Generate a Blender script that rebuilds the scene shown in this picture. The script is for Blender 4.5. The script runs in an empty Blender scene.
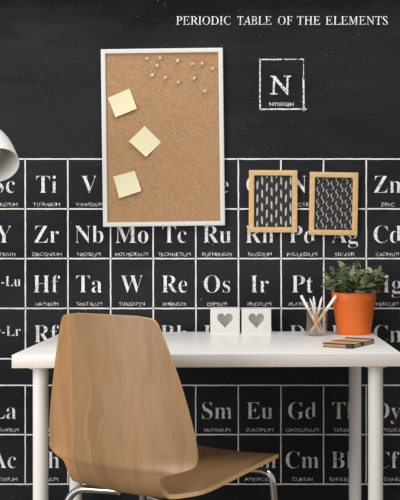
import bpy, bmesh, math, random
from mathutils import Vector, Matrix, Quaternion

random.seed(7)
S = bpy.context.scene
COL = S.collection
PI = math.pi

# ------------------------------------------------------------------ camera, world, lights, exposure
F = 866.0            # focal length in pixels (400 x 500 frame)
CX, CY = 278.0, 248.2
CAMZ = 1.012
cam_d = bpy.data.cameras.new('camera')
cam = bpy.data.objects.new('camera', cam_d)
COL.objects.link(cam)
cam_d.sensor_fit = 'VERTICAL'
cam_d.sensor_height = 36.0
cam_d.lens = 36.0 * F / 500.0
cam_d.shift_x = (200 - CX) / 500.0
cam_d.shift_y = (CY - 250) / 500.0
cam.location = (0, 0, CAMZ)
cam.rotation_euler = (PI / 2, 0, 0)
S.camera = cam

world = bpy.data.worlds.new('world')
S.world = world
world.use_nodes = True
bg = world.node_tree.nodes['Background']
bg.inputs[0].default_value = (1.0, 0.95, 0.90, 1)
bg.inputs[1].default_value = 0.45


def area(name, loc, target, sx, sy, power, colr=(1, 1, 1)):
    l = bpy.data.lights.new(name, 'AREA')
    l.shape = 'RECTANGLE'
    l.size, l.size_y = sx, sy
    l.energy = power
    l.color = colr
    o = bpy.data.objects.new(name, l)
    COL.objects.link(o)
    o.location = loc
    d = Vector(target) - Vector(loc)
    o.rotation_euler = d.to_track_quat('-Z', 'Y').to_euler()
    return o


area('window_light', (-2.1, 0.2, 1.55), (0.0, 2.75, 0.9), 1.5, 2.2, 66, (1.0, 0.995, 0.99))
area('ceiling_light', (0.2, 1.8, 3.0), (0.0, 2.6, 0.75), 1.8, 1.4, 31, (1.0, 0.99, 0.975))

S.view_settings.view_transform = 'Standard'
S.view_settings.look = 'None'
S.view_settings.exposure = 0.11
S.view_settings.gamma = 1.0
S.view_settings.use_curve_mapping = False


# ------------------------------------------------------------------ helpers
def at(u, v, d):
    """photo pixel at a distance d from the camera plane -> world point"""
    return Vector(((u - CX) * d / F, d, CAMZ - (v - CY) * d / F))


def srgb(r, g, b):
    def f(c):
        c /= 255.0
        return c / 12.92 if c <= 0.04045 else ((c + 0.055) / 1.055) ** 2.4
    return (f(r), f(g), f(b), 1.0)


def mat(name, color, rough=0.5, metal=0.0, noise=0.0, scale=30.0, spec=0.5):
    m = bpy.data.materials.new(name)
    m.use_nodes = True
    nt = m.node_tree
    b = nt.nodes['Principled BSDF']
    b.inputs['Base Color'].default_value = color
    b.inputs['Roughness'].default_value = rough
    b.inputs['Metallic'].default_value = metal
    b.inputs['Specular IOR Level'].default_value = spec
    if noise > 0:
        tc = nt.nodes.new('ShaderNodeTexCoord')
        n = nt.nodes.new('ShaderNodeTexNoise')
        n.inputs['Scale'].default_value = scale
        n.inputs['Detail'].default_value = 5
        nt.links.new(tc.outputs['Object'], n.inputs['Vector'])
        mx = nt.nodes.new('ShaderNodeMix')
        mx.data_type = 'RGBA'
        nt.links.new(n.outputs['Fac'], mx.inputs[0])
        mx.inputs[6].default_value = [c * (1 - noise) for c in color[:3]] + [1]
        mx.inputs[7].default_value = [min(1, c * (1 + noise)) for c in color[:3]] + [1]
        nt.links.new(mx.outputs[2], b.inputs['Base Color'])
    return m


class NB:
    """small node-building helper"""
    def __init__(self, m):
        self.nt = m.node_tree
        self.b = self.nt.nodes['Principled BSDF']

    def n(self, t, **kw):
        x = self.nt.nodes.new(t)
        for k, v in kw.items():
            setattr(x, k, v)
        return x

    def l(self, a, b):
        self.nt.links.new(a, b)

    def coord(self, kind='Object', scale=(1, 1, 1), loc=(0, 0, 0)):
        tc = self.n('ShaderNodeTexCoord')
        mp = self.n('ShaderNodeMapping')
        mp.inputs['Scale'].default_value = scale
        mp.inputs['Location'].default_value = loc
        self.l(tc.outputs[kind], mp.inputs['Vector'])
        return mp.outputs['Vector']

    def noise(self, vec, scale, detail=4, rough=0.55):
        x = self.n('ShaderNodeTexNoise')
        x.inputs['Scale'].default_value = scale
        x.inputs['Detail'].default_value = detail
        x.inputs['Roughness'].default_value = rough
        self.l(vec, x.inputs['Vector'])
        return x.outputs['Fac']

    def ramp(self, fac, stops):
        x = self.n('ShaderNodeValToRGB')
        e = x.color_ramp.elements
        while len(e) < len(stops):
            e.new(0.5)
        for i, (p, c) in enumerate(stops):
            e[i].position = p
            e[i].color = c
        self.l(fac, x.inputs['Fac'])
        return x.outputs['Color']

    def mix(self, fac, a, b, blend='MIX'):
        x = self.n('ShaderNodeMix', data_type='RGBA', blend_type=blend)
        for sock, v in ((x.inputs[0], fac), (x.inputs[6], a), (x.inputs[7], b)):
            if hasattr(v, 'is_linked'):
                self.l(v, sock)
            else:
                sock.default_value = v
        return x.outputs[2]

    def math(self, op, a, b=0.0):
        x = self.n('ShaderNodeMath', operation=op)
        for sock, v in ((x.inputs[0], a), (x.inputs[1], b)):
            if hasattr(v, 'is_linked'):
                self.l(v, sock)
            else:
                sock.default_value = v
        return x.outputs[0]

    def bump(self, h, strength, dist=0.002):
        x = self.n('ShaderNodeBump')
        x.inputs['Strength'].default_value = strength
        x.inputs['Distance'].default_value = dist
        self.l(h, x.inputs['Height'])
        self.l(x.outputs['Normal'], self.b.inputs['Normal'])


W1, K1 = (1, 1, 1, 1), (0, 0, 0, 1)


def empty(name, loc, rz=0.0):
    o = bpy.data.objects.new(name, None)
    o.empty_display_size = 0.05
    COL.objects.link(o)
    o.location = loc
    o.rotation_euler = (0, 0, rz)
    return o


def tag(o, label=None, cat=None, group=None, kind=None):
    if label: o['label'] = label
    if cat: o['category'] = cat
    if group: o['group'] = group
    if kind: o['kind'] = kind
    return o


def obj(name, bm, mats, parent=None, smooth=None, loc=None):
    bmesh.ops.recalc_face_normals(bm, faces=bm.faces[:])
    me = bpy.data.meshes.new(name)
    bm.to_mesh(me)
    bm.free()
    if not isinstance(mats, (list, tuple)):
        mats = [mats]
    for m in mats:
        me.materials.append(m)
    if smooth is not None:
        me.shade_smooth() if smooth >= 180 else me.set_sharp_from_angle(angle=math.radians(smooth))
        if smooth < 180:
            for p in me.polygons:
                p.use_smooth = True
    o = bpy.data.objects.new(name, me)
    COL.objects.link(o)
    if parent: o.parent = parent
    if loc is not None: o.location = loc
    return o


def add_box(bm, c, s, M=None, bevel=0.0, mi=0, seg=2):
    t = bmesh.new()
    bmesh.ops.create_cube(t, size=1)
    bmesh.ops.scale(t, vec=s, verts=t.verts)
    if bevel > 0:
        bmesh.ops.bevel(t, geom=t.edges[:], offset=bevel, segments=seg, affect='EDGES', profile=0.5)
    bmesh.ops.translate(t, vec=c, verts=t.verts)
    if M is not None: bmesh.ops.transform(t, matrix=M, verts=t.verts)
    join(bm, t, mi)


def join(bm, t, mi=None):
    mp = {}
    for v in t.verts:
        mp[v] = bm.verts.new(v.co)
    for f in t.faces:
        try:
            nf = bm.faces.new([mp[v] for v in f.verts])
            nf.material_index = f.material_index if mi is None else mi
            nf.smooth = f.smooth
        except ValueError:
            pass
    t.free()


def add_tube(bm, pts, rad, n=12, caps=True, mi=0):
    """tube through points; rad a number or a list"""
    pts = [Vector(p) for p in pts]
    rs = rad if isinstance(rad, (list, tuple)) else [rad] * len(pts)
    rings = []
    up = None
    for i, p in enumerate(pts):
        if i == 0: t = pts[1] - pts[0]
        elif i == len(pts) - 1: t = pts[-1] - pts[-2]
        else: t = (pts[i + 1] - p).normalized() + (p - pts[i - 1]).normalized()
        t.normalize()
        if up is None:
            up = t.orthogonal().normalized()
        else:
            up = (up - t * up.dot(t)).normalized()
        s = t.cross(up)
        rings.append([bm.verts.new(p + (up * math.cos(2 * PI * k / n) + s * math.sin(2 * PI * k / n)) * rs[i]) for k in range(n)])
    for a, b in zip(rings, rings[1:]):
        for k in range(n):
            f = bm.faces.new((a[k], a[(k + 1) % n], b[(k + 1) % n], b[k]))
            f.material_index = mi
    if caps:
        f = bm.faces.new(rings[0][::-1]); f.material_index = mi
        f = bm.faces.new(rings[-1]); f.material_index = mi


def add_lathe(bm, prof, n=40, M=None, mi=0, close=False):
    """profile [(r, z)] revolved about z"""
    t = bmesh.new()
    rings = []
    for r, z in prof:
        if r < 1e-6:
            rings.append([t.verts.new((0, 0, z))])
        else:
            rings.append([t.verts.new((r * math.cos(2 * PI * k / n), r * math.sin(2 * PI * k / n), z)) for k in range(n)])
    pairs = list(zip(rings, rings[1:]))
    if close: pairs.append((rings[-1], rings[0]))
    for a, b in pairs:
        for k in range(n):
            k2 = (k + 1) % n
            if len(a) == 1 and len(b) == 1: continue
            if len(a) == 1: t.faces.new((a[0], b[k2], b[k]))
            elif len(b) == 1: t.faces.new((a[k], a[k2], b[0]))
            else: t.faces.new((a[k], a[k2], b[k2], b[k]))
    if M is not None: bmesh.ops.transform(t, matrix=M, verts=t.verts)
    join(bm, t, mi)


def fillet(pts, r, n=6):
    """round the inner corners of a polyline"""
    pts = [Vector(p) for p in pts]
    out = [pts[0]]
    for a, b, c in zip(pts, pts[1:], pts[2:]):
        d1, d2 = (a - b), (c - b)
        k = min(r, d1.length * .48, d2.length * .48)
        p, q = b + d1.normalized() * k, b + d2.normalized() * k
        for i in range(n + 1):
            t = i / n
            out.append(p * (1 - t) ** 2 + b * 2 * t * (1 - t) + q * t * t)
    out.append(pts[-1])
    return out


def copy_tree(o, parent=None):
    c = o.copy()
    COL.objects.link(c)
    if parent: c.parent = parent
    for ch in list(o.children):
        copy_tree(ch, c)
    return c


# ------------------------------------------------------------------ the wall: black chalkboard wall with printed periodic table
WY = 2.87
PX = WY / F                      # metres per photo pixel on the wall


def wp(u, v, lift=0.0):
    p = at(u, v, WY)
    p.y -= lift
    return p


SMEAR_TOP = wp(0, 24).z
LOCX, LOCZ = 5.2, 4.4
m_board = mat('chalkboard_black', srgb(30, 30, 33), 0.85, spec=0.14)
nb = NB(m_board)
v = nb.coord()
vs = nb.coord(scale=(0.55, 1, 1.5), loc=(LOCX, 0, LOCZ))
cloud = nb.noise(vs, 1.5, 6, 0.55)
streak = nb.noise(nb.coord(scale=(1.2, 1, 9.0)), 3.0, 6, 0.65)
c1 = nb.ramp(cloud, [(0.36, srgb(27, 27, 30)), (0.66, srgb(46, 46, 50))])
c2 = nb.mix(nb.math('MULTIPLY', nb.ramp(streak, [(0.5, K1), (0.8, W1)]), 0.4), c1, srgb(52, 52, 57))
# wiped chalk dust: its ragged upper border curves across the board under bare black
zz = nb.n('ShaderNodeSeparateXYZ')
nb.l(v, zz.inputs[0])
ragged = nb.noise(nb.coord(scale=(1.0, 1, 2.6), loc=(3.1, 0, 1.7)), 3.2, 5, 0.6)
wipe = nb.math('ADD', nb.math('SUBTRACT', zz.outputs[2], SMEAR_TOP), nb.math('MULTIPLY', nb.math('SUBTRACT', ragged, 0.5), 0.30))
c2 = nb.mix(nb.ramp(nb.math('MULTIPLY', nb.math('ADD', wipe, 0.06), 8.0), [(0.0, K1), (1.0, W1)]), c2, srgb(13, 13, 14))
fine = nb.noise(v, 420, 2, 0.6)
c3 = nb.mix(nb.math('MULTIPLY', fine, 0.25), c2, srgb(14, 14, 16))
vor = nb.n('ShaderNodeTexVoronoi')
vor.inputs['Scale'].default_value = 42
nb.l(v, vor.inputs['Vector'])
spk = nb.ramp(vor.outputs['Distance'], [(0.035, W1), (0.085, K1)])
patch = nb.ramp(nb.noise(v, 3.3, 3), [(0.45, K1), (0.7, W1)])
c4 = nb.mix(nb.math('MULTIPLY', nb.math('MULTIPLY', spk, patch), 0.8), c3, srgb(190, 188, 184))
vor2 = nb.n('ShaderNodeTexVoronoi')
vor2.inputs['Scale'].default_value = 95
nb.l(v, vor2.inputs['Vector'])
spk2 = nb.ramp(vor2.outputs['Distance'], [(0.045, W1), (0.11, K1)])
patch2 = nb.ramp(nb.noise(nb.coord(loc=(5, 2, 1)), 4.2, 3), [(0.5, K1), (0.72, W1)])
c5 = nb.mix(nb.math('MULTIPLY', nb.math('MULTIPLY', spk2, patch2), 0.7), c4, srgb(170, 168, 165))
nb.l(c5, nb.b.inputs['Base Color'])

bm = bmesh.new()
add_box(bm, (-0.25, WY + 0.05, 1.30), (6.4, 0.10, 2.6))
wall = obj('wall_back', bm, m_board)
tag(wall, kind='structure')
wall['label'] = 'black chalkboard wall printed with a white periodic table behind the desk'


def chalk(name, wear, colr, lo=0.42, hi=0.56, scale=170):
    m = mat(name, colr, 0.9, spec=0.2)
    q = NB(m)
    vec = q.coord()
    a = q.noise(vec, scale, 3, 0.7)
    big = q.noise(vec, 22, 3, 0.6)
    s = q.math('ADD', q.math('MULTIPLY', a, 0.75), q.math('MULTIPLY', big, 0.25))
    k = q.ramp(s, [(lo, srgb(36, 36, 39)), (hi, colr)])
    q.l(q.mix(wear, colr, k), q.b.inputs['Base Color'])
    return m


m_chalk = chalk('worn_chalk_white', 1.0, srgb(236, 235, 232), 0.40, 0.49, 260)
m_rough = chalk('rough_chalk_stroke', 1.0, srgb(228, 227, 224), 0.41, 0.50, 210)
m_chalkline = chalk('chalk_line_white', 1.0, srgb(230, 229, 226), 0.34, 0.45, 230)
m_hand = chalk('chalk_handwriting', 1.0, srgb(228, 226, 222), 0.34, 0.47, 260)

_tc = bpy.data.curves.new('tmp_text', 'FONT')
_to = bpy.data.objects.new('tmp_text', _tc)
COL.objects.link(_to)


def serif(s):
    out = ''
    for ch in s:
        if 'A' <= ch <= 'Z': out += chr(0x1D400 + ord(ch) - 65)
        elif 'a' <= ch <= 'z': out += chr(0x1D41A + ord(ch) - 97)
        else: out += ch
    return out


def roman(s):
    return ''.join(chr(0x1D434 + ord(c) - 65) if 'A' <= c <= 'Z' else c for c in s)


_cache = {}


def text_geo(s, size=1.0, offset=0.0, spacing=1.0):
    key = (s, offset, spacing)
    if key not in _cache:
        _tc.body = s
        _tc.size = 1.0
        _tc.offset = offset
        _tc.space_character = spacing
        _tc.resolution_u = 3
        dg = bpy.context.evaluated_depsgraph_get()
        dg.update()
        e = _to.evaluated_get(dg)
        me = e.to_mesh()
        _cache[key] = ([v.co.copy() for v in me.vertices], [tuple(p.vertices) for p in me.polygons])
        e.to_mesh_clear()
    return _cache[key]


def put_text(bm, s, u0, u1, vbase, cap, cap_unit=0.678, offset=0.0, fit=True, jitter=0.0, mi=0, center=None, xs=0.93, lift=0.0004, shear=0.0):
    """text on the wall: baseline at photo row vbase, cap height in px; stretched between u0 and u1 if fit, else centred"""
    vs, fs = text_geo(s, offset=offset)
    if not vs: return
    if shear: vs = [Vector((p.x - p.y * shear, p.y, 0)) for p in vs]
    x0, x1 = min(p.x for p in vs), max(p.x for p in vs)
    sy = cap / cap_unit
    if fit:
        sx = (u1 - u0) / (x1 - x0)
    else:
        sx = sy * xs
        u0 = center - sx * (x1 - x0) / 2
    nv = []
    for p in vs:
        u = u0 + (p.x - x0) * sx
        vv = vbase - p.y * sy
        if jitter:
            u += math.sin(vv * 2.1 + u * 0.9) * jitter
            vv += math.sin(u * 0.55) * jitter
        nv.append(bm.verts.new(wp(u, vv, lift)))
    for f in fs:
        try:
            nf = bm.faces.new([nv[i] for i in f])
            nf.material_index = mi
        except ValueError:
            pass


def put_line(bm, u0, v0, u1, v1, w, mi=0, lift=0.0004):
    """a chalk stroke: a slightly wobbling strip"""
    L = math.hypot(u1 - u0, v1 - v0)
    n = max(2, int(L / 6))
    dx, dy = (u1 - u0) / L, (v1 - v0) / L
    prev = None
    for i in range(n + 1):
        t = i / n
        ww = w * random.uniform(0.85, 1.12) / 2
        o = random.uniform(-0.12, 0.12)
        cu, cv = u0 + (u1 - u0) * t - dy * o, v0 + (v1 - v0) * t + dx * o
        a = bm.verts.new(wp(cu - dy * ww, cv + dx * ww, lift))
        b = bm.verts.new(wp(cu + dy * ww, cv - dx * ww, lift))
        if prev:
            f = bm.faces.new((prev[0], prev[1], b, a))
            f.material_index = mi
        prev = (a, b)


CW = 42.62
X0 = 25.2                        # line left of the Ti column
cols_n = range(-3, 13)
xline = lambda k: X0 + CW * k
rows = [159.0, 208.9, 258.6, 308.4, 358.8]
lrows = [385.3, 434.6, 484.2]

bm = bmesh.new()
for yy in rows:
    put_line(bm, xline(-3), yy, xline(12), yy, 1.35)
for k in range(-3, 13):
    put_line(bm, xline(k), rows[0], xline(k) + 0.3, rows[-1], 1.35)
for yy in lrows:
    put_line(bm, xline(-1), yy, xline(13), yy, 1.3)
for k in range(-1, 14):
    put_line(bm, xline(k), lrows[0], xline(k), lrows[-1], 1.15)
obj('printed_grid', bm, m_chalkline, wall)

R = [
    [('K', 'POTASSIUM'), ('Ca', 'CALCIUM'), ('Sc', 'SCANDIUM'), ('Ti', 'TITANIUM'), ('V', 'VANADIUM'), ('Cr', 'CHROMIUM'), ('Mn', 'MANGANESE'),
     ('Fe', 'IRON'), ('Co', 'COBALT'), ('Ni', 'NICKEL'), ('Cu', 'COPPER'), ('Zn', 'ZINC'), ('Ga', 'GALLIUM'), ('Ge', 'GERMANIUM'), ('As', 'ARSENIC')],
    [('Rb', 'RUBIDIUM'), ('Sr', 'STRONTIUM'), ('Y', 'YTTRIUM'), ('Zr', 'ZIRCONIUM'), ('Nb', 'NIOBIUM'), ('Mo', 'MOLYBDENUM'), ('Tc', 'TECHNETIUM'),
     ('Ru', 'RUTHENIUM'), ('Rh', 'RHODIUM'), ('Pd', 'PALLADIUM'), ('Ag', 'SILVER'), ('Cd', 'CADMIUM'), ('In', 'INDIUM'), ('Sn', 'TIN'), ('Sb', 'ANTIMONY')],
    [('Cs', 'CAESIUM'), ('Ba', 'BARIUM'), ('La-Lu', ''), ('Hf', 'HAFNIUM'), ('Ta', 'TANTALUM'), ('W', 'TUNGSTEN'), ('Re', 'RHENIUM'),
     ('Os', 'OSMIUM'), ('Ir', 'IRIDIUM'), ('Pt', 'PLATINUM'), ('Au', 'GOLD'), ('Hg', 'MERCURY'), ('Tl', 'THALLIUM'), ('Pb', 'LEAD'), ('Bi', 'BISMUTH')],
    [('Fr', 'FRANCIUM'), ('Ra', 'RADIUM'), ('Ac-Lr', ''), ('Rf', ''), ('Db', ''), ('Sg', ''), ('Bh', ''),
     ('Hs', ''), ('Mt', ''), ('Ds', ''), ('Rg', ''), ('Cn', ''), ('Nh', ''), ('Fl', ''), ('Mc', '')],
]
LN = [
    [('La', 'LANTHANUM'), ('Ce', 'CERIUM'), ('Pr', 'PRASEODYMIUM'), ('Nd', 'NEODYMIUM'), ('Pm', 'PROMETHIUM'), ('Sm', 'SAMARIUM'), ('Eu', 'EUROPIUM'),
     ('Gd', 'GADOLINIUM'), ('Tb', 'TERBIUM'), ('Dy', 'DYSPROSIUM'), ('Ho', 'HOLMIUM'), ('Er', 'ERBIUM'), ('Tm', 'THULIUM')],
    [('Ac', 'ACTINIUM'), ('Th', 'THORIUM'), ('Pa', 'PROTACTINIUM'), ('U', 'URANIUM'), ('Np', 'NEPTUNIUM'), ('Pu', 'PLUTONIUM'), ('Am', 'AMERICIUM'),
     ('Cm', 'CURIUM'), ('Bk', 'BERKELIUM'), ('Cf', 'CALIFORNIUM'), ('Es', 'EINSTEINIUM'), ('Fm', 'FERMIUM'), ('Md', 'MENDELEVIUM')],
]
SYM_OFF = -0.0145
SH = 0.245
bs, bn = bmesh.new(), bmesh.new()


def name_text(nm, c, vb):
    w = min(35, 3.3 * len(nm))
    put_text(bn, nm, c - w / 2, c + w / 2, vb, 3.7, 0.73, offset=-0.012, jitter=0.35)


for r, row in enumerate(R):
    for k, (sy, nm) in enumerate(row):
        c = xline(k - 3) + CW / 2
        vb = rows[r] + 34.0
        if '-' in sy:
            put_text(bs, serif(sy), c - 18.5, c + 16.8, rows[r] + 27.6, 10.2, offset=SYM_OFF)
        else:
            put_text(bs, serif(sy), 0, 0, vb, 17.4, offset=-0.008 if 'M' in sy else SYM_OFF, fit=False, center=c, xs=0.93)
        if nm: name_text(nm, c, rows[r] + 47.2)
for r, row in enumerate(LN):
    for k, (sy, nm) in enumerate(row):
        c = xline(k - 1) + CW / 2
        put_text(bs, serif(sy), 0, 0, lrows[r] + 33.6, 16.8, offset=-0.008 if 'M' in sy else SYM_OFF, fit=False, center=c, xs=0.93)
        name_text(nm, c, lrows[r] + 46.4)
obj('element_symbols', bs, m_chalk, wall)

# the single nitrogen box and the title
put_text(bn, 'NITROGEN', 269.5, 293.5, 106.0, 3.7, 0.73, offset=0.0, jitter=0.3)
obj('element_names', bn, m_hand, wall)
bm = bmesh.new()
put_line(bm, 259.6, 59.6, 303.8, 59.2, 1.1)
put_line(bm, 260.0, 58.6, 260.0, 109.6, 1.3)
put_line(bm, 259.4, 109.3, 306.6, 109.0, 1.5)
put_line(bm, 303.6, 60.0, 303.4, 80.0, 0.6)
put_line(bm, 303.4, 77.0, 303.8, 111.0, 1.7)
put_text(bm, roman('N'), 270.2, 291.2, 94.2, 17.8, offset=0.010, shear=SH)
obj('printed_symbol_box', bm, m_rough, wall)
bm = bmesh.new()
words = [('PERIODIC', 176.2, 230.8), ('TABLE', 237.4, 271.4), ('OF', 278.0, 292.4), ('THE', 297.0, 320.2), ('ELEMENTS', 325.6, 387.6)]
for w_, a, b in words:
    put_text(bm, roman(w_), a, b, 24.7, 8.2, offset=-0.002, shear=SH)
obj('printed_title', bm, m_chalk, wall)
bpy.data.objects.remove(_to)
bpy.data.curves.remove(_tc)

# floor
m_floor = mat('grey_floor', srgb(96, 86, 76), 0.6, noise=0.12, scale=12)
bm = bmesh.new()
add_box(bm, (-0.25, -0.30, -0.03), (6.4, 6.44, 0.06))
tag(obj('floor', bm, m_floor), kind='structure')

# ------------------------------------------------------------------ desk
m_white = mat('white_laminate', srgb(241, 240, 238), 0.32, noise=0.015, scale=40)
m_leg = mat('white_powder_coat', srgb(239, 237, 233), 0.38, noise=0.015, scale=60)
m_edge = mat('white_edge_band', srgb(226, 219, 210), 0.45, noise=0.02, scale=60)
DZ = 0.74
DTH = 0.0315
desk = empty('desk', (-0.679, 2.207, 0), DTH)
tag(desk, 'white rectangular desk with round white legs against the chalkboard wall', 'desk')
DW, DD, DT = 1.0, 0.60, 0.034
bm = bmesh.new()
add_box(bm, (DW / 2, DD / 2, DZ - DT / 2), (DW, DD, DT), bevel=0.0015)
bm.normal_update()
for f in bm.faces:
    if abs(f.normal.z) < 0.5: f.material_index = 1
obj('tabletop', bm, [m_white, m_edge], desk, smooth=30)
for lx, ly in ((.059, .06), (.940, .06), (.943, .535), (.055, .535)):
    bm = bmesh.new()
    add_lathe(bm, [(0, 0.0), (.016, 0.0), (.0185, .004), (.0195, .012), (.0198, DZ - DT - .008), (.032, DZ - DT - .007), (.032, DZ - DT), (0, DZ - DT)], 36)
    obj('leg', bm, m_leg, desk, smooth=40, loc=(lx, ly, 0))


def on_desk(x, y):
    return Vector((x, y, DZ))


# ------------------------------------------------------------------ bent plywood chair
m_ply = bpy.data.materials.new('oak_plywood')
m_ply.use_nodes = True
q = NB(m_ply)
uv = q.n('ShaderNodeUVMap')
sep = q.n('ShaderNodeSeparateXYZ')
q.l(uv.outputs['UV'], sep.inputs[0])


def uvmap(sx, sy):
    mp = q.n('ShaderNodeMapping')
    mp.inputs['Scale'].default_value = (sx, sy, 1)
    q.l(uv.outputs['UV'], mp.inputs['Vector'])
    return mp.outputs['Vector']


warp = q.noise(uvmap(3.5, 1.6), 2.0, 3)
grain_in = q.n('ShaderNodeCombineXYZ')
q.l(q.math('ADD', q.math('MULTIPLY', sep.outputs[0], 20.0), q.math('MULTIPLY', warp, 4.6)), grain_in.inputs[0])
q.l(q.math('MULTIPLY', sep.outputs[1], 1.3), grain_in.inputs[1])
grain = q.noise(grain_in.outputs[0], 1.0, 5, 0.6)
pores = q.noise(uvmap(420, 14), 1.0, 3, 0.6)
g1 = q.ramp(grain, [(0.26, srgb(124, 95, 66)), (0.5, srgb(157, 122, 86)), (0.74, srgb(172, 137, 99))])
g2 = q.mix(q.math('MULTIPLY', q.ramp(pores, [(0.42, W1), (0.52, K1)]), 0.22), g1, srgb(132, 92, 56))
# veneer leaves: flat tone steps between glued strips
strip = q.ramp(q.math('ADD', q.math('MULTIPLY', sep.outputs[0], 1.0), 0.5),
               [(0.0, (1.22, 1.15, 1.05, 1)), (0.39, (0.95, 0.95, 0.95, 1)), (0.555, (1.02, 1.01, 1.0, 1)), (0.625, (0.96, 0.95, 0.94, 1))])
for nd in q.nt.nodes:
    if nd.type == 'VALTORGB' and len(nd.color_ramp.elements) == 4:
        nd.color_ramp.interpolation = 'CONSTANT'
g3 = q.mix(1.0, g2, strip, 'MULTIPLY')
q.l(g3, q.b.inputs['Base Color'])
q.b.inputs['Roughness'].default_value = 0.42
q.bump(pores, 0.06, 0.001)
m_plyedge = mat('plywood_edge', srgb(222, 182, 132), 0.5, noise=0.18, scale=300)
m_chrome = mat('chrome_steel', srgb(214, 212, 210), 0.16, 1.0)
m_black = mat('black_plastic', srgb(24, 23, 22), 0.5)

CH = empty('plywood_chair', (-0.3805, 2.082, 0), -math.radians(30.6))
tag(CH, 'oak plywood chair on chrome legs, its curved back to the viewer, at the white desk', 'chair')

# profile of the shell: (y forward, z, half width, y-curl, z-dish)
PROF = [
    (0.436, 0.428, 0.150), (0.431, 0.436, 0.178), (0.416, 0.442, 0.197), (0.386, 0.445, 0.208), (0.30, 0.444, 0.214),
    (0.20, 0.439, 0.213), (0.11, 0.432, 0.208), (0.068, 0.428, 0.197), (0.044, 0.427, 0.180), (0.020, 0.4275, 0.161), (0.004, 0.430, 0.150), (-0.005, 0.436, 0.146),
    (-0.014, 0.446, 0.144), (-0.024, 0.460, 0.144), (-0.034, 0.478, 0.146), (-0.040, 0.491, 0.157), (-0.0445, 0.500, 0.188), (-0.046, 0.510, 0.217), (-0.047, 0.524, 0.2280),
    (-0.049, 0.57, 0.226), (-0.051, 0.64, 0.211), (-0.053, 0.71, 0.192), (-0.056, 0.77, 0.172), (-0.058, 0.810, 0.158), (-0.059, 0.832, 0.150), (-0.0597, 0.846, 0.142), (-0.060, 0.853, 0.128), (-0.060, 0.857, 0.09),
]


def catmull(P, m):
    out = []
    for i in range(len(P) - 1):
        p0, p1, p2, p3 = P[max(i - 1, 0)], P[i], P[i + 1], P[min(i + 2, len(P) - 1)]
        for k in range(m):
            t = k / m
            out.append(tuple(0.5 * (2 * b + (c - a) * t + (2 * a - 5 * b + 4 * c - d) * t * t + (3 * b - a - 3 * c + d) * t ** 3)
                             for a, b, c, d in zip(p0, p1, p2, p3)))
    out.append(P[-1])
    return out


PR = catmull(PROF, 3)
NX = 28
PLY = 0.0105


def shell_pt(row, s):
    y, z, hw = row
    x = hw * s
    b = min(1, max(0, (z - 0.440) / 0.09))       # 0 seat .. 1 backrest
    b = b * b * (3 - 2 * b)
    yy = y + b * 0.95 * x * x
    zz = z + (1 - b) * 0.25 * x * x + b * (-0.10 if z > 0.8 else 0.0) * x * x
    return Vector((x, yy, zz))


grid = [[shell_pt(r, -1 + 2 * j / NX) for j in range(NX + 1)] for r in PR]
arc = [0.0]
for a, b in zip(PR, PR[1:]):
    arc.append(arc[-1] + math.hypot(b[0] - a[0], b[1] - a[1]))
nrm = []
for i in range(len(grid)):
    rowN = []
    for j in range(NX + 1):
        i0, i1 = max(i - 1, 0), min(i + 1, len(grid) - 1)
        j0, j1 = max(j - 1, 0), min(j + 1, NX)
        # normal from unbiased surface directions
        dv = Vector((0, PR[i1][0] - PR[i0][0], PR[i1][1] - PR[i0][1]))
        du = grid[i][j1] - grid[i][j0]
        rowN.append(du.cross(dv).normalized())
    nrm.append(rowN)


def shell_mesh(name, i0, i1, parent, cap_lo, cap_hi):
    bm = bmesh.new()
    ul = bm.loops.layers.uv.new('UVMap')
    top, bot = [], []
    for i in range(i0, i1 + 1):
        top.append([bm.verts.new(grid[i][j] + nrm[i][j] * PLY / 2) for j in range(NX + 1)])
        bot.append([bm.verts.new(grid[i][j] - nrm[i][j] * PLY / 2) for j in range(NX + 1)])

    def quad(vs, ids, mi):
        f = bm.faces.new(vs)
        f.material_index = mi
        f.smooth = True
        for lp, (i, j) in zip(f.loops, ids):
            lp[ul].uv = (grid[i][j].x, arc[i])
    n = i1 - i0
    for i in range(n):
        for j in range(NX):
            ids = [(i0 + i, j), (i0 + i, j + 1), (i0 + i + 1, j + 1), (i0 + i + 1, j)]
            quad((top[i][j], top[i][j + 1], top[i + 1][j + 1], top[i + 1][j]), ids, 0)
            quad((bot[i][j], bot[i + 1][j], bot[i + 1][j + 1], bot[i][j + 1]), [ids[0], ids[3], ids[2], ids[1]], 0)
        for j in (0, NX):
            ids = [(i0 + i, j), (i0 + i + 1, j)] * 2
            quad((top[i][j], top[i + 1][j], bot[i + 1][j], bot[i][j]), [ids[0], ids[1], ids[1], ids[0]], 1)
    for cap, i in ((cap_lo, 0), (cap_hi, n)):
        if cap:
            for j in range(NX):
                quad((top[i][j], top[i][j + 1], bot[i][j + 1], bot[i][j]), [(i0 + i, j), (i0 + i, j + 1)] * 2, 1)
    return obj(name, bm, [m_ply, m_plyedge], parent, smooth=50)


SPLIT = 12 * 3
shell_mesh('seat', 0, SPLIT, CH, True, False)
shell_mesh('backrest', SPLIT, len(PR) - 1, CH, False, True)
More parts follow.
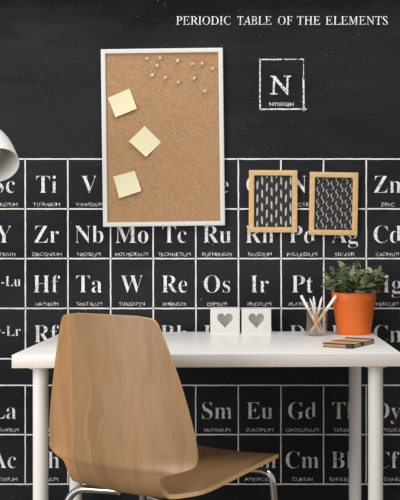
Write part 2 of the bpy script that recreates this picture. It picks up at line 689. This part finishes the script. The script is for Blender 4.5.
# chrome frame: four legs and two cross rails under the seat
TR = 0.0095
RZ = 0.414
for sx in (-1, 1):
    bm = bmesh.new()
    add_tube(bm, fillet([(sx * 0.05, 0.345, RZ), (sx * 0.15, 0.345, RZ + .011), (sx * 0.217, 0.350, RZ + .011), (sx * 0.243, 0.375, 0.016)], 0.034, 10), TR, 14)
    lg = obj('leg', bm, m_chrome, CH, smooth=60)
    bm = bmesh.new()
    add_lathe(bm, [(0, 0), (.012, 0), (.013, .004), (.013, .02), (.0096, .024), (0, .024)], 20)
    obj('foot_cap', bm, m_black, lg, smooth=50, loc=(sx * 0.2432, 0.3755, 0))
    bm = bmesh.new()
    add_tube(bm, fillet([(sx * 0.05, 0.055, RZ - 0.006), (sx * 0.190, 0.030, RZ - 0.012), (sx * 0.222, -0.055, 0.016)], 0.05, 10), TR, 14)
    lg = obj('leg', bm, m_chrome, CH, smooth=60)
    bm = bmesh.new()
    add_lathe(bm, [(0, 0), (.012, 0), (.013, .004), (.013, .02), (.0096, .024), (0, .024)], 20)
    obj('foot_cap', bm, m_black, lg, smooth=50, loc=(sx * 0.2225, -0.0562, 0))
bm = bmesh.new()
for x in (-0.05, 0.05):
    add_tube(bm, [(x, 0.05, RZ - 0.006), (x, 0.35, RZ)], TR, 12)
add_box(bm, (0, 0.20, RZ + 0.0115), (0.16, 0.20, 0.004), bevel=0.001)
obj('under_frame', bm, m_chrome, CH, smooth=50)
for sx in (-1, 1):
    for yy in (0.04, 0.345):
        bm = bmesh.new()
        add_lathe(bm, [(0, 0), (.007, 0), (.009, .003), (.009, .008), (0, .008)], 16)
        obj('glide', bm, m_black, CH, smooth=50, loc=(sx * 0.10, yy, RZ + 0.0085))

# ------------------------------------------------------------------ pin board with notes and pins
m_frame_white = mat('white_painted_frame', srgb(206, 205, 202), 0.45, noise=0.02, scale=40)
m_cork = mat('cork', srgb(190, 148, 106), 0.9, spec=0.2)
q = NB(m_cork)
vv = q.coord()
f1 = q.noise(vv, 190, 4, 0.75)
f2 = q.noise(vv, 18, 4, 0.6)
k1 = q.ramp(f1, [(0.33, srgb(136, 106, 77)), (0.50, srgb(163, 130, 97)), (0.68, srgb(177, 145, 112))])
k2 = q.mix(q.math('MULTIPLY', q.ramp(f2, [(0.42, W1), (0.60, K1)]), 0.30), k1, srgb(166, 124, 84))
vo = q.n('ShaderNodeTexVoronoi')
vo.inputs['Scale'].default_value = 85
q.l(vv, vo.inputs['Vector'])
k3 = q.mix(q.math('MULTIPLY', q.ramp(vo.outputs['Distance'], [(0.06, W1), (0.16, K1)]), 0.5), k2, srgb(136, 102, 72))
q.l(k3, q.b.inputs['Base Color'])
q.bump(f1, 0.25, 0.001)


def rect_frame(bm, w, h, b, y0, y1, bevel=0.0008):
    """picture-frame ring w x h (outer), bar width b, from depth y0 (front) to y1 (back), mitred"""
    xo, zo, xi, zi = w / 2, h / 2, w / 2 - b, h / 2 - b
    out = [(-xo, -zo), (xo, -zo), (xo, zo), (-xo, zo)]
    inn = [(-xi, -zi), (xi, -zi), (xi, zi), (-xi, zi)]
    V = {}
    for nm, ring in (('o', out), ('i', inn)):
        for yn, y in (('f', y0), ('b', y1)):
            V[nm + yn] = [bm.verts.new((x, y, z)) for x, z in ring]
    for k in range(4):
        n = (k + 1) % 4
        bm.faces.new((V['of'][k], V['of'][n], V['if'][n], V['if'][k]))
        bm.faces.new((V['ob'][k], V['ib'][k], V['ib'][n], V['ob'][n]))
        bm.faces.new((V['of'][k], V['ob'][k], V['ob'][n], V['of'][n]))
        bm.faces.new((V['if'][k], V['if'][n], V['ib'][n], V['ib'][k]))
    if bevel:
        ed = [e for e in bm.edges if all(abs(v.co.y - y0) < 1e-6 for v in e.verts)]
        bmesh.ops.bevel(bm, geom=ed, offset=bevel, segments=2, affect='EDGES', profile=0.5)


BW, BH = 121.0 * PX, 176.4 * PX
bc = wp(163.6, 138.0)
board = empty('cork_board', bc)
board.rotation_euler = (0, -math.radians(0.75), 0)
tag(board, 'tall cork board in a thin white frame hung on the chalkboard wall', 'notice board')
BDEP = 0.020
bm = bmesh.new()
rect_frame(bm, BW, BH, 4.3 * PX, -BDEP, -0.0005)
obj('frame', bm, m_frame_white, board, smooth=30)
CORK = 0.013                      # cork face stands this far from the wall
bm = bmesh.new()
add_box(bm, (0, -CORK / 2 - 0.0004, 0), (BW - 8.2 * PX, CORK - 0.001, BH - 8.2 * PX))
obj('cork_panel', bm, m_cork, board)

m_note = mat('pale_yellow_paper', srgb(216, 209, 174), 0.8, noise=0.03, scale=40)
cork_y = WY - CORK - 0.0001


def on_cork(u, v):
    p = at(u, v, WY)
    return Vector((p.x, cork_y, p.z))


def sticky(corners, label, curl):
    """note between four photo corners (TL, TR, BR, BL), lower edge lifting off the cork"""
    A, B_, C_, D = [on_cork(*c) for c in corners]
    ctr = (A + B_ + C_ + D) / 4
    bm = bmesh.new()
    n = 10
    lay = []
    for t in (0, 1):
        g = []
        for i in range(n + 1):
            r = []
            for j in range(n + 1):
                a, b = j / n, i / n
                p = A * (1 - a) * (1 - b) + B_ * a * (1 - b) + C_ * a * b + D * (1 - a) * b
                up = curl[0] * max(0, b - .25) ** 2 + curl[1] * (b ** 2) * (a ** 2) + curl[2] * (b ** 2) * (1 - a) ** 2
                p = p - ctr
                p.y -= up + (0.0004 if t == 0 else 0.0)
                r.append(bm.verts.new(p))
            g.append(r)
        lay.append(g)
    for t, g in enumerate(lay):
        for i in range(n):
            for j in range(n):
                fv = (g[i][j], g[i][j + 1], g[i + 1][j + 1], g[i + 1][j])
                bm.faces.new(fv if t else fv[::-1])
    for k in range(n):
        for e in (lambda g: (g[0][k], g[0][k + 1]), lambda g: (g[n][k], g[n][k + 1]), lambda g: (g[k][0], g[k + 1][0]), lambda g: (g[k][n], g[k + 1][n])):
            a, b = e(lay[0]), e(lay[1])
            bm.faces.new((a[0], a[1], b[1], b[0]))
    o = obj('sticky_note', bm, m_note, smooth=60, loc=ctr)
    tag(o, label, 'sticky note', 'sticky notes on the cork board')
    return o


sticky([(108.6, 98.6), (130.0, 89.4), (138.2, 109.8), (116.6, 118.2)], 'uppermost pale yellow sticky note on the cork board, near its left edge', (.010, .007, .003))
sticky([(145.2, 126.4), (161.6, 142.6), (147.0, 157.6), (129.8, 142.0)], 'middle yellow sticky note, turned like a diamond on the cork board', (.010, .004, .003))
sticky([(114.0, 177.0), (135.2, 171.2), (142.6, 191.4), (120.4, 198.6)], 'lowest of the three pale yellow sticky notes on the cork board', (.010, .006, .003))

m_pin = mat('clear_plastic_pin', srgb(226, 206, 192), 0.18)
m_pin.node_tree.nodes['Principled BSDF'].inputs['Transmission Weight'].default_value = 0.25
m_steel = mat('pin_steel', srgb(200, 200, 200), 0.25, 1.0)


def make_pin():
    r = empty('push_pin', (0, 0, 0))
    M = Matrix.Rotation(PI / 2, 4, 'X')
    bm = bmesh.new()
    add_lathe(bm, [(0, .001), (.0046, .001), (.0048, .0022), (.0030, .0034), (.0024, .0060), (.0030, .0088), (.0044, .0100), (.0046, .0112), (.0040, .0120), (0, .0120)], 16, M)
    obj('head', bm, m_pin, r, smooth=50)
    bm = bmesh.new()
    add_lathe(bm, [(0, -.005), (.0005, -.002), (.0005, .0012), (0, .0012)], 8, M)
    obj('needle', bm, m_steel, r)
    return r


pins = [
    (148.0, 59.4, 'leftmost white push pin of the top scatter on the cork board'),
    (161.0, 59.4, 'white push pin in the topmost pair on the cork board, right one of that pair'),
    (158.2, 67.4, 'white push pin just below the topmost pair of pins on the cork board'),
    (152.8, 77.0, 'white push pin low on the left side of the pin scatter, above the notes'),
    (166.8, 79.4, 'white push pin left of centre, lowest but one in the left half of the scatter'),
    (178.0, 62.6, 'white push pin alone at the top middle of the cork board'),
    (194.0, 65.4, 'left one of two close white push pins in the upper right of the cork board'),
    (202.8, 65.4, 'right one of two close white push pins in the upper right of the cork board'),
    (212.8, 70.0, 'white push pin farthest right, closest to the right frame bar of the cork board'),
    (195.6, 78.8, 'white push pin directly below the two close pins in the upper right'),
    (178.6, 83.4, 'white push pin low in the middle of the pin scatter on the cork board'),
    (204.8, 92.2, 'lowest white push pin of all, on the right half of the cork board'),
]
proto_pin = make_pin()
for i, (u, v_, lab) in enumerate(pins):
    p = proto_pin if i == 0 else copy_tree(proto_pin)
    p.location = on_cork(u, v_)
    p.rotation_euler = (random.uniform(-.35, .35), random.uniform(0, 6), random.uniform(-.35, .35))
    tag(p, lab, 'push pin', 'push pins on the cork board')

# ------------------------------------------------------------------ two small wood-framed prints
m_pine = mat('pale_pine', srgb(226, 184, 128), 0.5)
q = NB(m_pine)
g = q.noise(q.coord(scale=(14, 14, 14)), 6, 4, 0.6)
q.l(q.ramp(g, [(0.35, srgb(196, 158, 112)), (0.65, srgb(212, 176, 130))]), q.b.inputs['Base Color'])
m_print = mat('black_print', srgb(30, 28, 30), 0.7, noise=0.1, scale=60)
m_mark = mat('white_print_mark', srgb(186, 180, 176), 0.8, noise=0.15, scale=200)


def picture(u, v_, w, h, rot, kind, label):
    r = empty('picture_frame', wp(u, v_))
    r.rotation_euler = (0, math.radians(rot), 0)
    tag(r, label, 'picture frame', 'small wood framed prints')
    W, H, b = w * PX, h * PX, 5.2 * PX
    bm = bmesh.new()
    rect_frame(bm, W, H, b, -0.016, -0.0005)
    obj('frame', bm, m_pine, r, smooth=30)
    iw, ih = W - 2 * b + 0.001, H - 2 * b + 0.001
    bm = bmesh.new()
    add_box(bm, (0, -0.005, 0), (iw, 0.006, ih))
    yf = -0.0084
    half_w, half_h = w / 2 - 5.4, h / 2 - 5.4
    n = 8
    for k in range(n):
        cx = -half_w + 3.0 + k * (2 * half_w - 4.2) / (n - 1)
        stp = 13.2 if kind == 'dash' else 12.0
        ph = (k % 2) * stp / 2 + (2 if k % 3 == 0 else 0)
        zz = -half_h - stp + ph
        while zz < half_h + stp:
            pts = []
            if kind == 'dash':
                L, wd, sl = 7.4, 1.6, (0.8 if k % 2 else -0.8)
                lo, hi = max(zz - L / 2, -half_h), min(zz + L / 2, half_h)
                if hi - lo > 1.0:
                    q4 = [(cx - wd / 2, lo + sl), (cx + wd / 2, lo - sl), (cx + wd / 2, hi - sl), (cx - wd / 2, hi + sl)]
                    q4 = [(x, max(-half_h, min(half_h, z))) for x, z in q4]
                    f = bm.faces.new([bm.verts.new((x * PX, yf, z * PX)) for x, z in q4])
                    f.material_index = 1
            else:
                prev = None
                for s in range(13):
                    t = s / 12
                    z = zz + (t - .5) * 8.4
                    x = cx - math.sin((t - .5) * 2 * PI) * 1.15
                    if not -half_h < z < half_h:
                        prev = None
                        continue
                    wd = 0.40
                    a, c = bm.verts.new(((x - wd) * PX, yf, z * PX)), bm.verts.new(((x + wd) * PX, yf, z * PX))
                    if prev:
                        f = bm.faces.new((prev[0], prev[1], c, a))
                        f.material_index = 1
                    prev = (a, c)
            zz += stp
    me = obj('art_print', bm, [m_print, m_mark], r)
    me['label'] = 'black print with white dashes' if kind == 'dash' else 'black print with white wavy strokes'
    return r


picture(273.1, 201.5, 48.2, 61.8, 0.3, 'dash', 'pale wood frame with a black print of straight white dashes on the wall')
picture(333.3, 203.9, 48.2, 62.6, 1.0, 'wave', 'pale wood frame with a black print of wavy white strokes on the wall')

# ------------------------------------------------------------------ two white box candle holders with heart openings
m_wood_white = mat('white_painted_wood', srgb(212, 211, 208), 0.55, noise=0.02, scale=80)


def heart(n, s):
    out = []
    for k in range(n):
        t = 2 * PI * k / n
        x = 16 * math.sin(t) ** 3
        z = 13 * math.cos(t) - 5 * math.cos(2 * t) - 2 * math.cos(3 * t) - math.cos(4 * t)
        out.append((x / 16 * s, (z + 2.5) / 14.5 * s * 0.98))
    return out


def candle_holder(loc, w, h, d, label, rz):
    r = empty('candle_holder', loc, rz)
    tag(r, label, 'candle holder', 'heart candle holders on the desk')
    th = 0.007
    bm = bmesh.new()
    # back, sides, floor and lid
    add_box(bm, (0, d - th / 2, h / 2), (w, th, h))
    for sx in (-1, 1):
        add_box(bm, (sx * (w / 2 - th / 2), d / 2, h / 2), (th, d - 2 * th, h))
    add_box(bm, (0, d / 2, th / 2), (w - 2 * th, d - 2 * th, th))
    # rim of the open top
    add_box(bm, (0, th + 0.004, h - th / 2), (w - 2 * th, 0.008, th))
    add_box(bm, (0, d - th - 0.004, h - th / 2), (w - 2 * th, 0.008, th))
    obj('box', bm, m_wood_white, r)
    # front panel with a heart cut-out
    bm = bmesh.new()
    n = 64
    hs = heart(n, w * 0.268)
    zc = h * 0.50
    ho = [(x, zc + z) for x, z in hs]

    def outer(k):
        x, z = hs[k]
        a = math.atan2(z, x)
        sc = min((w / 2) / abs(math.cos(a)) if abs(math.cos(a)) > 1e-6 else 9, (h / 2) / abs(math.sin(a)) if abs(math.sin(a)) > 1e-6 else 9)
        return sc * math.cos(a), h / 2 + sc * math.sin(a)
    ou = [outer(k) for k in range(n)]
    # snap the nearest samples onto the panel's corners
    for cx, cz in ((-w / 2, 0), (w / 2, 0), (w / 2, h), (-w / 2, h)):
        k = min(range(n), key=lambda i: (ou[i][0] - cx) ** 2 + (ou[i][1] - cz) ** 2)
        ou[k] = (cx, cz)
    Vf = {}
    for nm, ring in (('h', ho), ('o', ou)):
        for yn, y in (('f', 0.0), ('b', th)):
            Vf[nm + yn] = [bm.verts.new((x, y, z)) for x, z in ring]
    for k in range(n):
        m = (k + 1) % n
        bm.faces.new((Vf['of'][k], Vf['of'][m], Vf['hf'][m], Vf['hf'][k]))
        bm.faces.new((Vf['ob'][k], Vf['hb'][k], Vf['hb'][m], Vf['ob'][m]))
        bm.faces.new((Vf['of'][k], Vf['ob'][k], Vf['ob'][m], Vf['of'][m]))
        bm.faces.new((Vf['hf'][k], Vf['hf'][m], Vf['hb'][m], Vf['hb'][k]))
    fr = obj('front_panel', bm, m_wood_white, r)
    fr['label'] = 'white front panel with a heart-shaped opening'
    return r


hd = 2.756
hk = hd / F
candle_holder(on_desk((225.0 - CX) * hk, hd), 29.2 * hk, 25.4 * hk, 0.058, 'left white box candle holder with a heart opening, farther from the plant pot', DTH * .5)
candle_holder(on_desk((256.3 - CX) * hk, hd + .001), 29.4 * hk, 25.0 * hk, 0.058, 'right white box candle holder with a heart opening, nearer the glass of pencils', 0.0)

# ------------------------------------------------------------------ glass tumbler with pencils
m_glass = bpy.data.materials.new('clear_glass')
m_glass.use_nodes = True
q = NB(m_glass)
lw = q.n('ShaderNodeLayerWeight')
lw.inputs['Blend'].default_value = 0.30
tr = q.n('ShaderNodeBsdfTransparent')
tr.inputs[0].default_value = (0.97, 0.98, 0.98, 1)
gs = q.n('ShaderNodeBsdfGlossy')
gs.inputs['Roughness'].default_value = 0.04
mxs = q.n('ShaderNodeMixShader')
q.l(q.math('ADD', q.math('MULTIPLY', lw.outputs['Facing'], 0.45), 0.03), mxs.inputs[0])
q.l(tr.outputs[0], mxs.inputs[1])
q.l(gs.outputs[0], mxs.inputs[2])
q.l(mxs.outputs[0], q.nt.nodes['Material Output'].inputs['Surface'])
GD = 2.70
gk = GD / F
gl = on_desk((316.7 - CX) * gk, GD)
GR, GH = 11.0 * gk, 28.0 * gk
bm = bmesh.new()
add_lathe(bm, [(0, 0.0003), (GR * .93, .0003), (GR * .97, .002), (GR, GH - .001), (GR - .0008, GH), (GR - .0018, GH - .001), (GR * .95 - .0016, .008), (GR * .86, .0065), (0, .0062)], 48)
glass = obj('glass_tumbler', bm, m_glass, smooth=60, loc=gl)
tag(glass, 'clear glass tumbler holding white-tipped wooden pencils, beside the orange pot', 'glass')

m_pencil = mat('natural_pencil_wood', srgb(222, 182, 134), 0.55, noise=0.1, scale=60)
m_paint = mat('white_pencil_paint', srgb(242, 239, 234), 0.45)


def pencil(tip_px, foot_px, dtip, dfoot, rad, white, label, sharp):
    """pencil from its upper end to its foot on the glass bottom"""
    T = at(tip_px[0], tip_px[1], GD + dtip)
    Ft = at(foot_px[0], foot_px[1], GD + dfoot)
    Ft.z = DZ + 0.0075 + rad * 0.6
    ax = (T - Ft)
    L = ax.length
    M = ax.to_track_quat('Z', 'Y').to_matrix().to_4x4()
    r = empty('pencil', Ft)
    r.rotation_euler = ax.to_track_quat('Z', 'Y').to_euler()
    tag(r, label, 'pencil', 'pencils in the glass')
    wl = L * (1 - white)
    bm = bmesh.new()
    add_lathe(bm, [(0, 0), (rad * .35, 0), (rad, rad * 1.5), (rad, wl), (0, wl)], 8)
    obj('wooden_shaft', bm, m_pencil, r, smooth=30)
    bm = bmesh.new()
    if sharp:
        add_lathe(bm, [(0, wl), (rad * 1.02, wl), (rad * 1.05, L * .90), (rad * .35, L), (0, L)], 10)
    else:
        add_lathe(bm, [(0, wl), (rad * 1.04, wl), (rad * 1.10, L - .002), (rad * .8, L), (0, L)], 10)
    e = obj('painted_end', bm, m_paint, r, smooth=30)
    e['label'] = 'white painted end'
    return r


pencil((301.0, 295.4), (320.5, 333), -.010, -.010, .0042, .40, 'pencil in the glass leaning farthest to the left, white end up', False)
pencil((336.2, 295.6), (310.6, 333), .000, .002, .0046, .42, 'pencil in the glass leaning farthest to the right over the pot, white end up', False)
pencil((313.6, 296.2), (316.6, 333), .014, .012, .0036, .44, 'more upright of the pencils in the glass, white end left of centre', True)
pencil((322.0, 296.6), (313.6, 333), .022, .018, .0034, .46, 'pencil in the glass leaning slightly right between the tallest two', True)
pencil((309.8, 298.4), (322.6, 333), .004, .012, .0032, .44, 'thin pencil in the glass leaning slightly left behind the left one', True)

# ------------------------------------------------------------------ potted plant
m_pot = mat('orange_glazed_pot', srgb(226, 108, 34), 0.42, noise=0.03, scale=30)
m_soil = mat('dark_soil', srgb(48, 36, 28), 0.95, noise=0.4, scale=120)
m_leaf = bpy.data.materials.new('dark_green_leaf')
m_leaf.use_nodes = True
q = NB(m_leaf)
oi = q.n('ShaderNodeUVMap')
sp = q.n('ShaderNodeSeparateXYZ')
q.l(oi.outputs['UV'], sp.inputs[0])
base = q.ramp(sp.outputs[0], [(0.0, srgb(60, 78, 48)), (0.5, srgb(102, 118, 80)), (1.0, srgb(160, 164, 128))])
edge = q.ramp(sp.outputs[1], [(0.80, K1), (0.98, W1)])
mid = q.ramp(sp.outputs[1], [(0.03, W1), (0.13, K1)])
q.l(q.mix(q.math('MULTIPLY', q.math('MAXIMUM', edge, mid), 0.55), base, srgb(150, 156, 120)), q.b.inputs['Base Color'])
q.b.inputs['Roughness'].default_value = 0.38
m_stem = mat('green_stem', srgb(92, 96, 62), 0.6)

PD = 2.752
pk = PD / F
pot_c = on_desk((353.8 - CX) * pk, PD)
plant = empty('potted_plant', pot_c)
tag(plant, 'bushy dark green plant in an orange pot near the right end of the desk', 'potted plant')
PH, PRt, PRb = 0.1325, 21.9 * pk, 17.0 * pk
bm = bmesh.new()
add_lathe(bm, [(0, 0.0), (PRb - .002, 0.0), (PRb, .002), (PRt - .0005, PH - .022), (PRt + .0008, PH - .0205), (PRt + .0012, PH - .0015), (PRt, PH), (PRt - .003, PH),
               (PRt - .0045, PH - .002), (PRt - .006, PH - .020), (0, PH - .020)], 64)
obj('pot', bm, m_pot, plant, smooth=35)
bm = bmesh.new()
add_lathe(bm, [(PRt - .0065, PH - .0195), (PRt * .5, PH - .014), (0, PH - .012)], 32)
obj('soil', bm, m_soil, plant, smooth=180)

rnd = random.Random(11)


def add_leaf(bm, ul, base_p, d, length, width, tone, droop):
    d = d.normalized()
    side = d.cross(Vector((0, 0, 1)))
    if side.length < 0.1: side = Vector((1, 0, 0))
    side.normalize()
    side = (Quaternion(d, rnd.uniform(-.7, .7)) @ side)
    up = side.cross(d).normalized()
    ns, prev = 7, None
    for i in range(ns + 1):
        t = i / ns
        wv = width * math.sin(PI * min(1, t ** 0.75 * .97 + .03)) ** 0.8 * 0.5 + 0.0003
        c = base_p + d * (length * t) - Vector((0, 0, 1)) * droop * length * t * t
        fold = up * (wv * 0.45)
        row = [bm.verts.new(c - side * wv + fold), bm.verts.new(c), bm.verts.new(c + side * wv + fold)]
        if prev:
            for a in (0, 1):
                f = bm.faces.new((prev[a], prev[a + 1], row[a + 1], row[a]))
                f.smooth = True
                for lp in f.loops:
                    lp[ul].uv = (tone, 0.0 if lp.vert in (prev[1], row[1]) else 1.0)
        prev = row


bl = bmesh.new()
ul = bl.loops.layers.uv.new('UVMap')
bst = bmesh.new()
zr = PH - .012
for k in range(62):
    a = rnd.uniform(0, 2 * PI)
    rr = math.sqrt(rnd.random()) * PRt * 0.80
    p0 = Vector((rr * math.cos(a), rr * math.sin(a), zr - .004))
    lean = (rr / PRt) * 0.95
    hgt = rnd.uniform(0.045, 0.098) * (1 - 0.36 * (rr / PRt) ** 2)
    tip = p0 + Vector((math.cos(a) * lean * .044, math.sin(a) * lean * .040, hgt))
    midp = (p0 + tip) / 2 + Vector((math.cos(a), math.sin(a), 0)) * 0.004
    add_tube(bst, [p0, midp, tip], [.0016, .0013, .0009], 6)
    nl = rnd.randint(6, 8)
    for j in range(nl):
        t = 0.30 + 0.70 * j / (nl - 1)
        pb = p0.lerp(tip, t)
        b = a + j * 2.4 + rnd.uniform(-.5, .5)
        elev = rnd.uniform(.1, .65) + (0.55 if j == nl - 1 else 0)
        d = Vector((math.cos(b) * math.cos(elev), math.sin(b) * math.cos(elev), math.sin(elev))) + Vector((math.cos(a), math.sin(a), 0)) * .25 * lean
        if (pb.y + d.y * .03) > 0.095: continue
        add_leaf(bl, ul, pb, d, rnd.uniform(.026, .040), rnd.uniform(.015, .022), rnd.random(), rnd.uniform(.05, .35))
obj('foliage', bl, m_leaf, plant)
obj('stems', bst, m_stem, plant, smooth=180)

# ------------------------------------------------------------------ spiral notebook
m_kraft = mat('kraft_cover', srgb(196, 158, 118), 0.75, noise=0.08, scale=80)
m_pages = mat('notebook_pages', srgb(176, 146, 106), 0.85, noise=0.15, scale=150)
m_dark = mat('dark_binding', srgb(38, 28, 24), 0.55)
P_l, P_f, P_r = Vector((.1225, 2.384)), Vector((.2, 2.340)), Vector((.2755, 2.472))
ex = (P_f - P_l)
nx = ex.length
ex.normalize()
ey = Vector((-ex.y, ex.x))
ny = (P_r - P_f).dot(ey)
nbk = empty('notebook', (P_l.x, P_l.y, DZ), math.atan2(ex.y, ex.x))
tag(nbk, 'small kraft spiral notebook with a black elastic band, lying on the desk before the pot', 'notebook')
NT = 0.0115
bm = bmesh.new()
add_box(bm, (nx / 2, ny / 2, NT / 2), (nx - .004, ny - .004, NT - .003))
obj('pages', bm, m_pages, nbk)
for z, nm in ((0.0010, 'back_cover'), (NT - 0.0010, 'front_cover')):
    bm = bmesh.new()
    add_box(bm, (nx / 2, ny / 2, z), (nx, ny, 0.0020))
    bm.normal_update()
    for f in bm.faces:
        if abs(f.normal.z) < 0.5: f.material_index = 1
    obj(nm, bm, [m_kraft, m_dark], nbk)
bm = bmesh.new()
add_box(bm, (nx * .40, 0.003, NT + .0002), (nx * .8, 0.006, .0005))
obj('cover_edge_tape', bm, m_dark, nbk)
bm = bmesh.new()
yb = ny * 0.46
hw = 0.0070
for c, s in (((nx / 2, yb, NT + .0004), (nx + .0016, 2 * hw, .0008)), ((-.0004, yb, NT / 2), (.0008, 2 * hw, NT)), ((nx + .0004, yb, NT / 2), (.0008, 2 * hw, NT))):
    add_box(bm, c, s)
obj('elastic_band', bm, m_dark, nbk)
bm = bmesh.new()
for c, s in (((nx - .009, .0065, NT + .0003), (.0185, .0135, .0007)), ((nx - .009, -.0003, NT / 2), (.0185, .0007, NT)), ((nx + .0003, .0065, NT / 2), (.0007, .0135, NT))):
    add_box(bm, c, s)
obj('corner_guard', bm, m_dark, nbk)
bm = bmesh.new()
for k in range(13):
    x = nx * (k + .5) / 13
    ring = [(x, ny - .0035 + .0068 * math.cos(t), NT / 2 + .0078 * math.sin(t)) for t in [2 * PI * i / 16 for i in range(17)]]
    ring = [(a, b, max(c, .0012)) for a, b, c in ring]
    add_tube(bm, ring, .0016, 6)
add_box(bm, (nx / 2, ny - .0045, NT + .0002), (nx * .98, .008, .0005))
obj('spiral_binding', bm, m_dark, nbk, smooth=180)

# ------------------------------------------------------------------ floor lamp whose head reaches in at the left edge
m_lamp = mat('white_lamp_enamel', srgb(226, 225, 222), 0.35, noise=0.01, scale=20)
LD = 2.35
hc = at(-2.9, 165.4, LD)
nvec = Vector((.405, -.59, -.69)).normalized()
px_, py_ = -1.06, 2.42
lamp = empty('floor_lamp', (px_, py_, 0))
tag(lamp, 'white dome-headed lamp reaching in from the left, beside the desk', 'lamp')
off = Vector((px_, py_, 0))
M = Matrix.Translation(hc - off) @ (-nvec).to_track_quat('Z', 'Y').to_matrix().to_4x4()
lk = LD / F
R0 = 22.0 * lk
bm = bmesh.new()
outp = [(1.0, 0), (.985, .03), (.95, .06), (.89, .085), (.79, .108), (.64, .128), (.45, .142), (.24, .149), (0, .151)]
prof = [(r * R0, z) for r, z in outp] + [(max(0, r * R0 - .0016), z - .0016) for r, z in outp[::-1]]
prof[-1] = (R0 - .0016, 0.0)
add_lathe(bm, prof, 56, M, close=True)
obj('lamp_shade', bm, m_lamp, lamp, smooth=50)
bm = bmesh.new()
add_lathe(bm, [(0, .120), (.014, .120), (.016, .095), (.013, .088), (.020, .070), (.022, .055), (.016, .040), (0, .034)], 24, M)
m_bulb = mat('opal_bulb', srgb(240, 238, 232), 0.3)
obj('bulb', bm, m_bulb, lamp, smooth=180)
apex = M @ Vector((0, 0, .150))
bm = bmesh.new()
add_tube(bm, fillet([apex, M @ Vector((0, 0, .185)), (0.0, 0.0, 1.36), (0, 0, 1.20)], .05, 8), .006, 12)
obj('arm', bm, m_lamp, lamp, smooth=180)
bm = bmesh.new()
add_tube(bm, [(0, 0, .02), (0, 0, 1.22)], .010, 16)
obj('pole', bm, m_lamp, lamp, smooth=60)
bm = bmesh.new()
add_lathe(bm, [(0, 0), (.115, 0), (.120, .004), (.120, .016), (.114, .021), (.014, .025), (0, .025)], 48)
obj('base', bm, m_lamp, lamp, smooth=35)
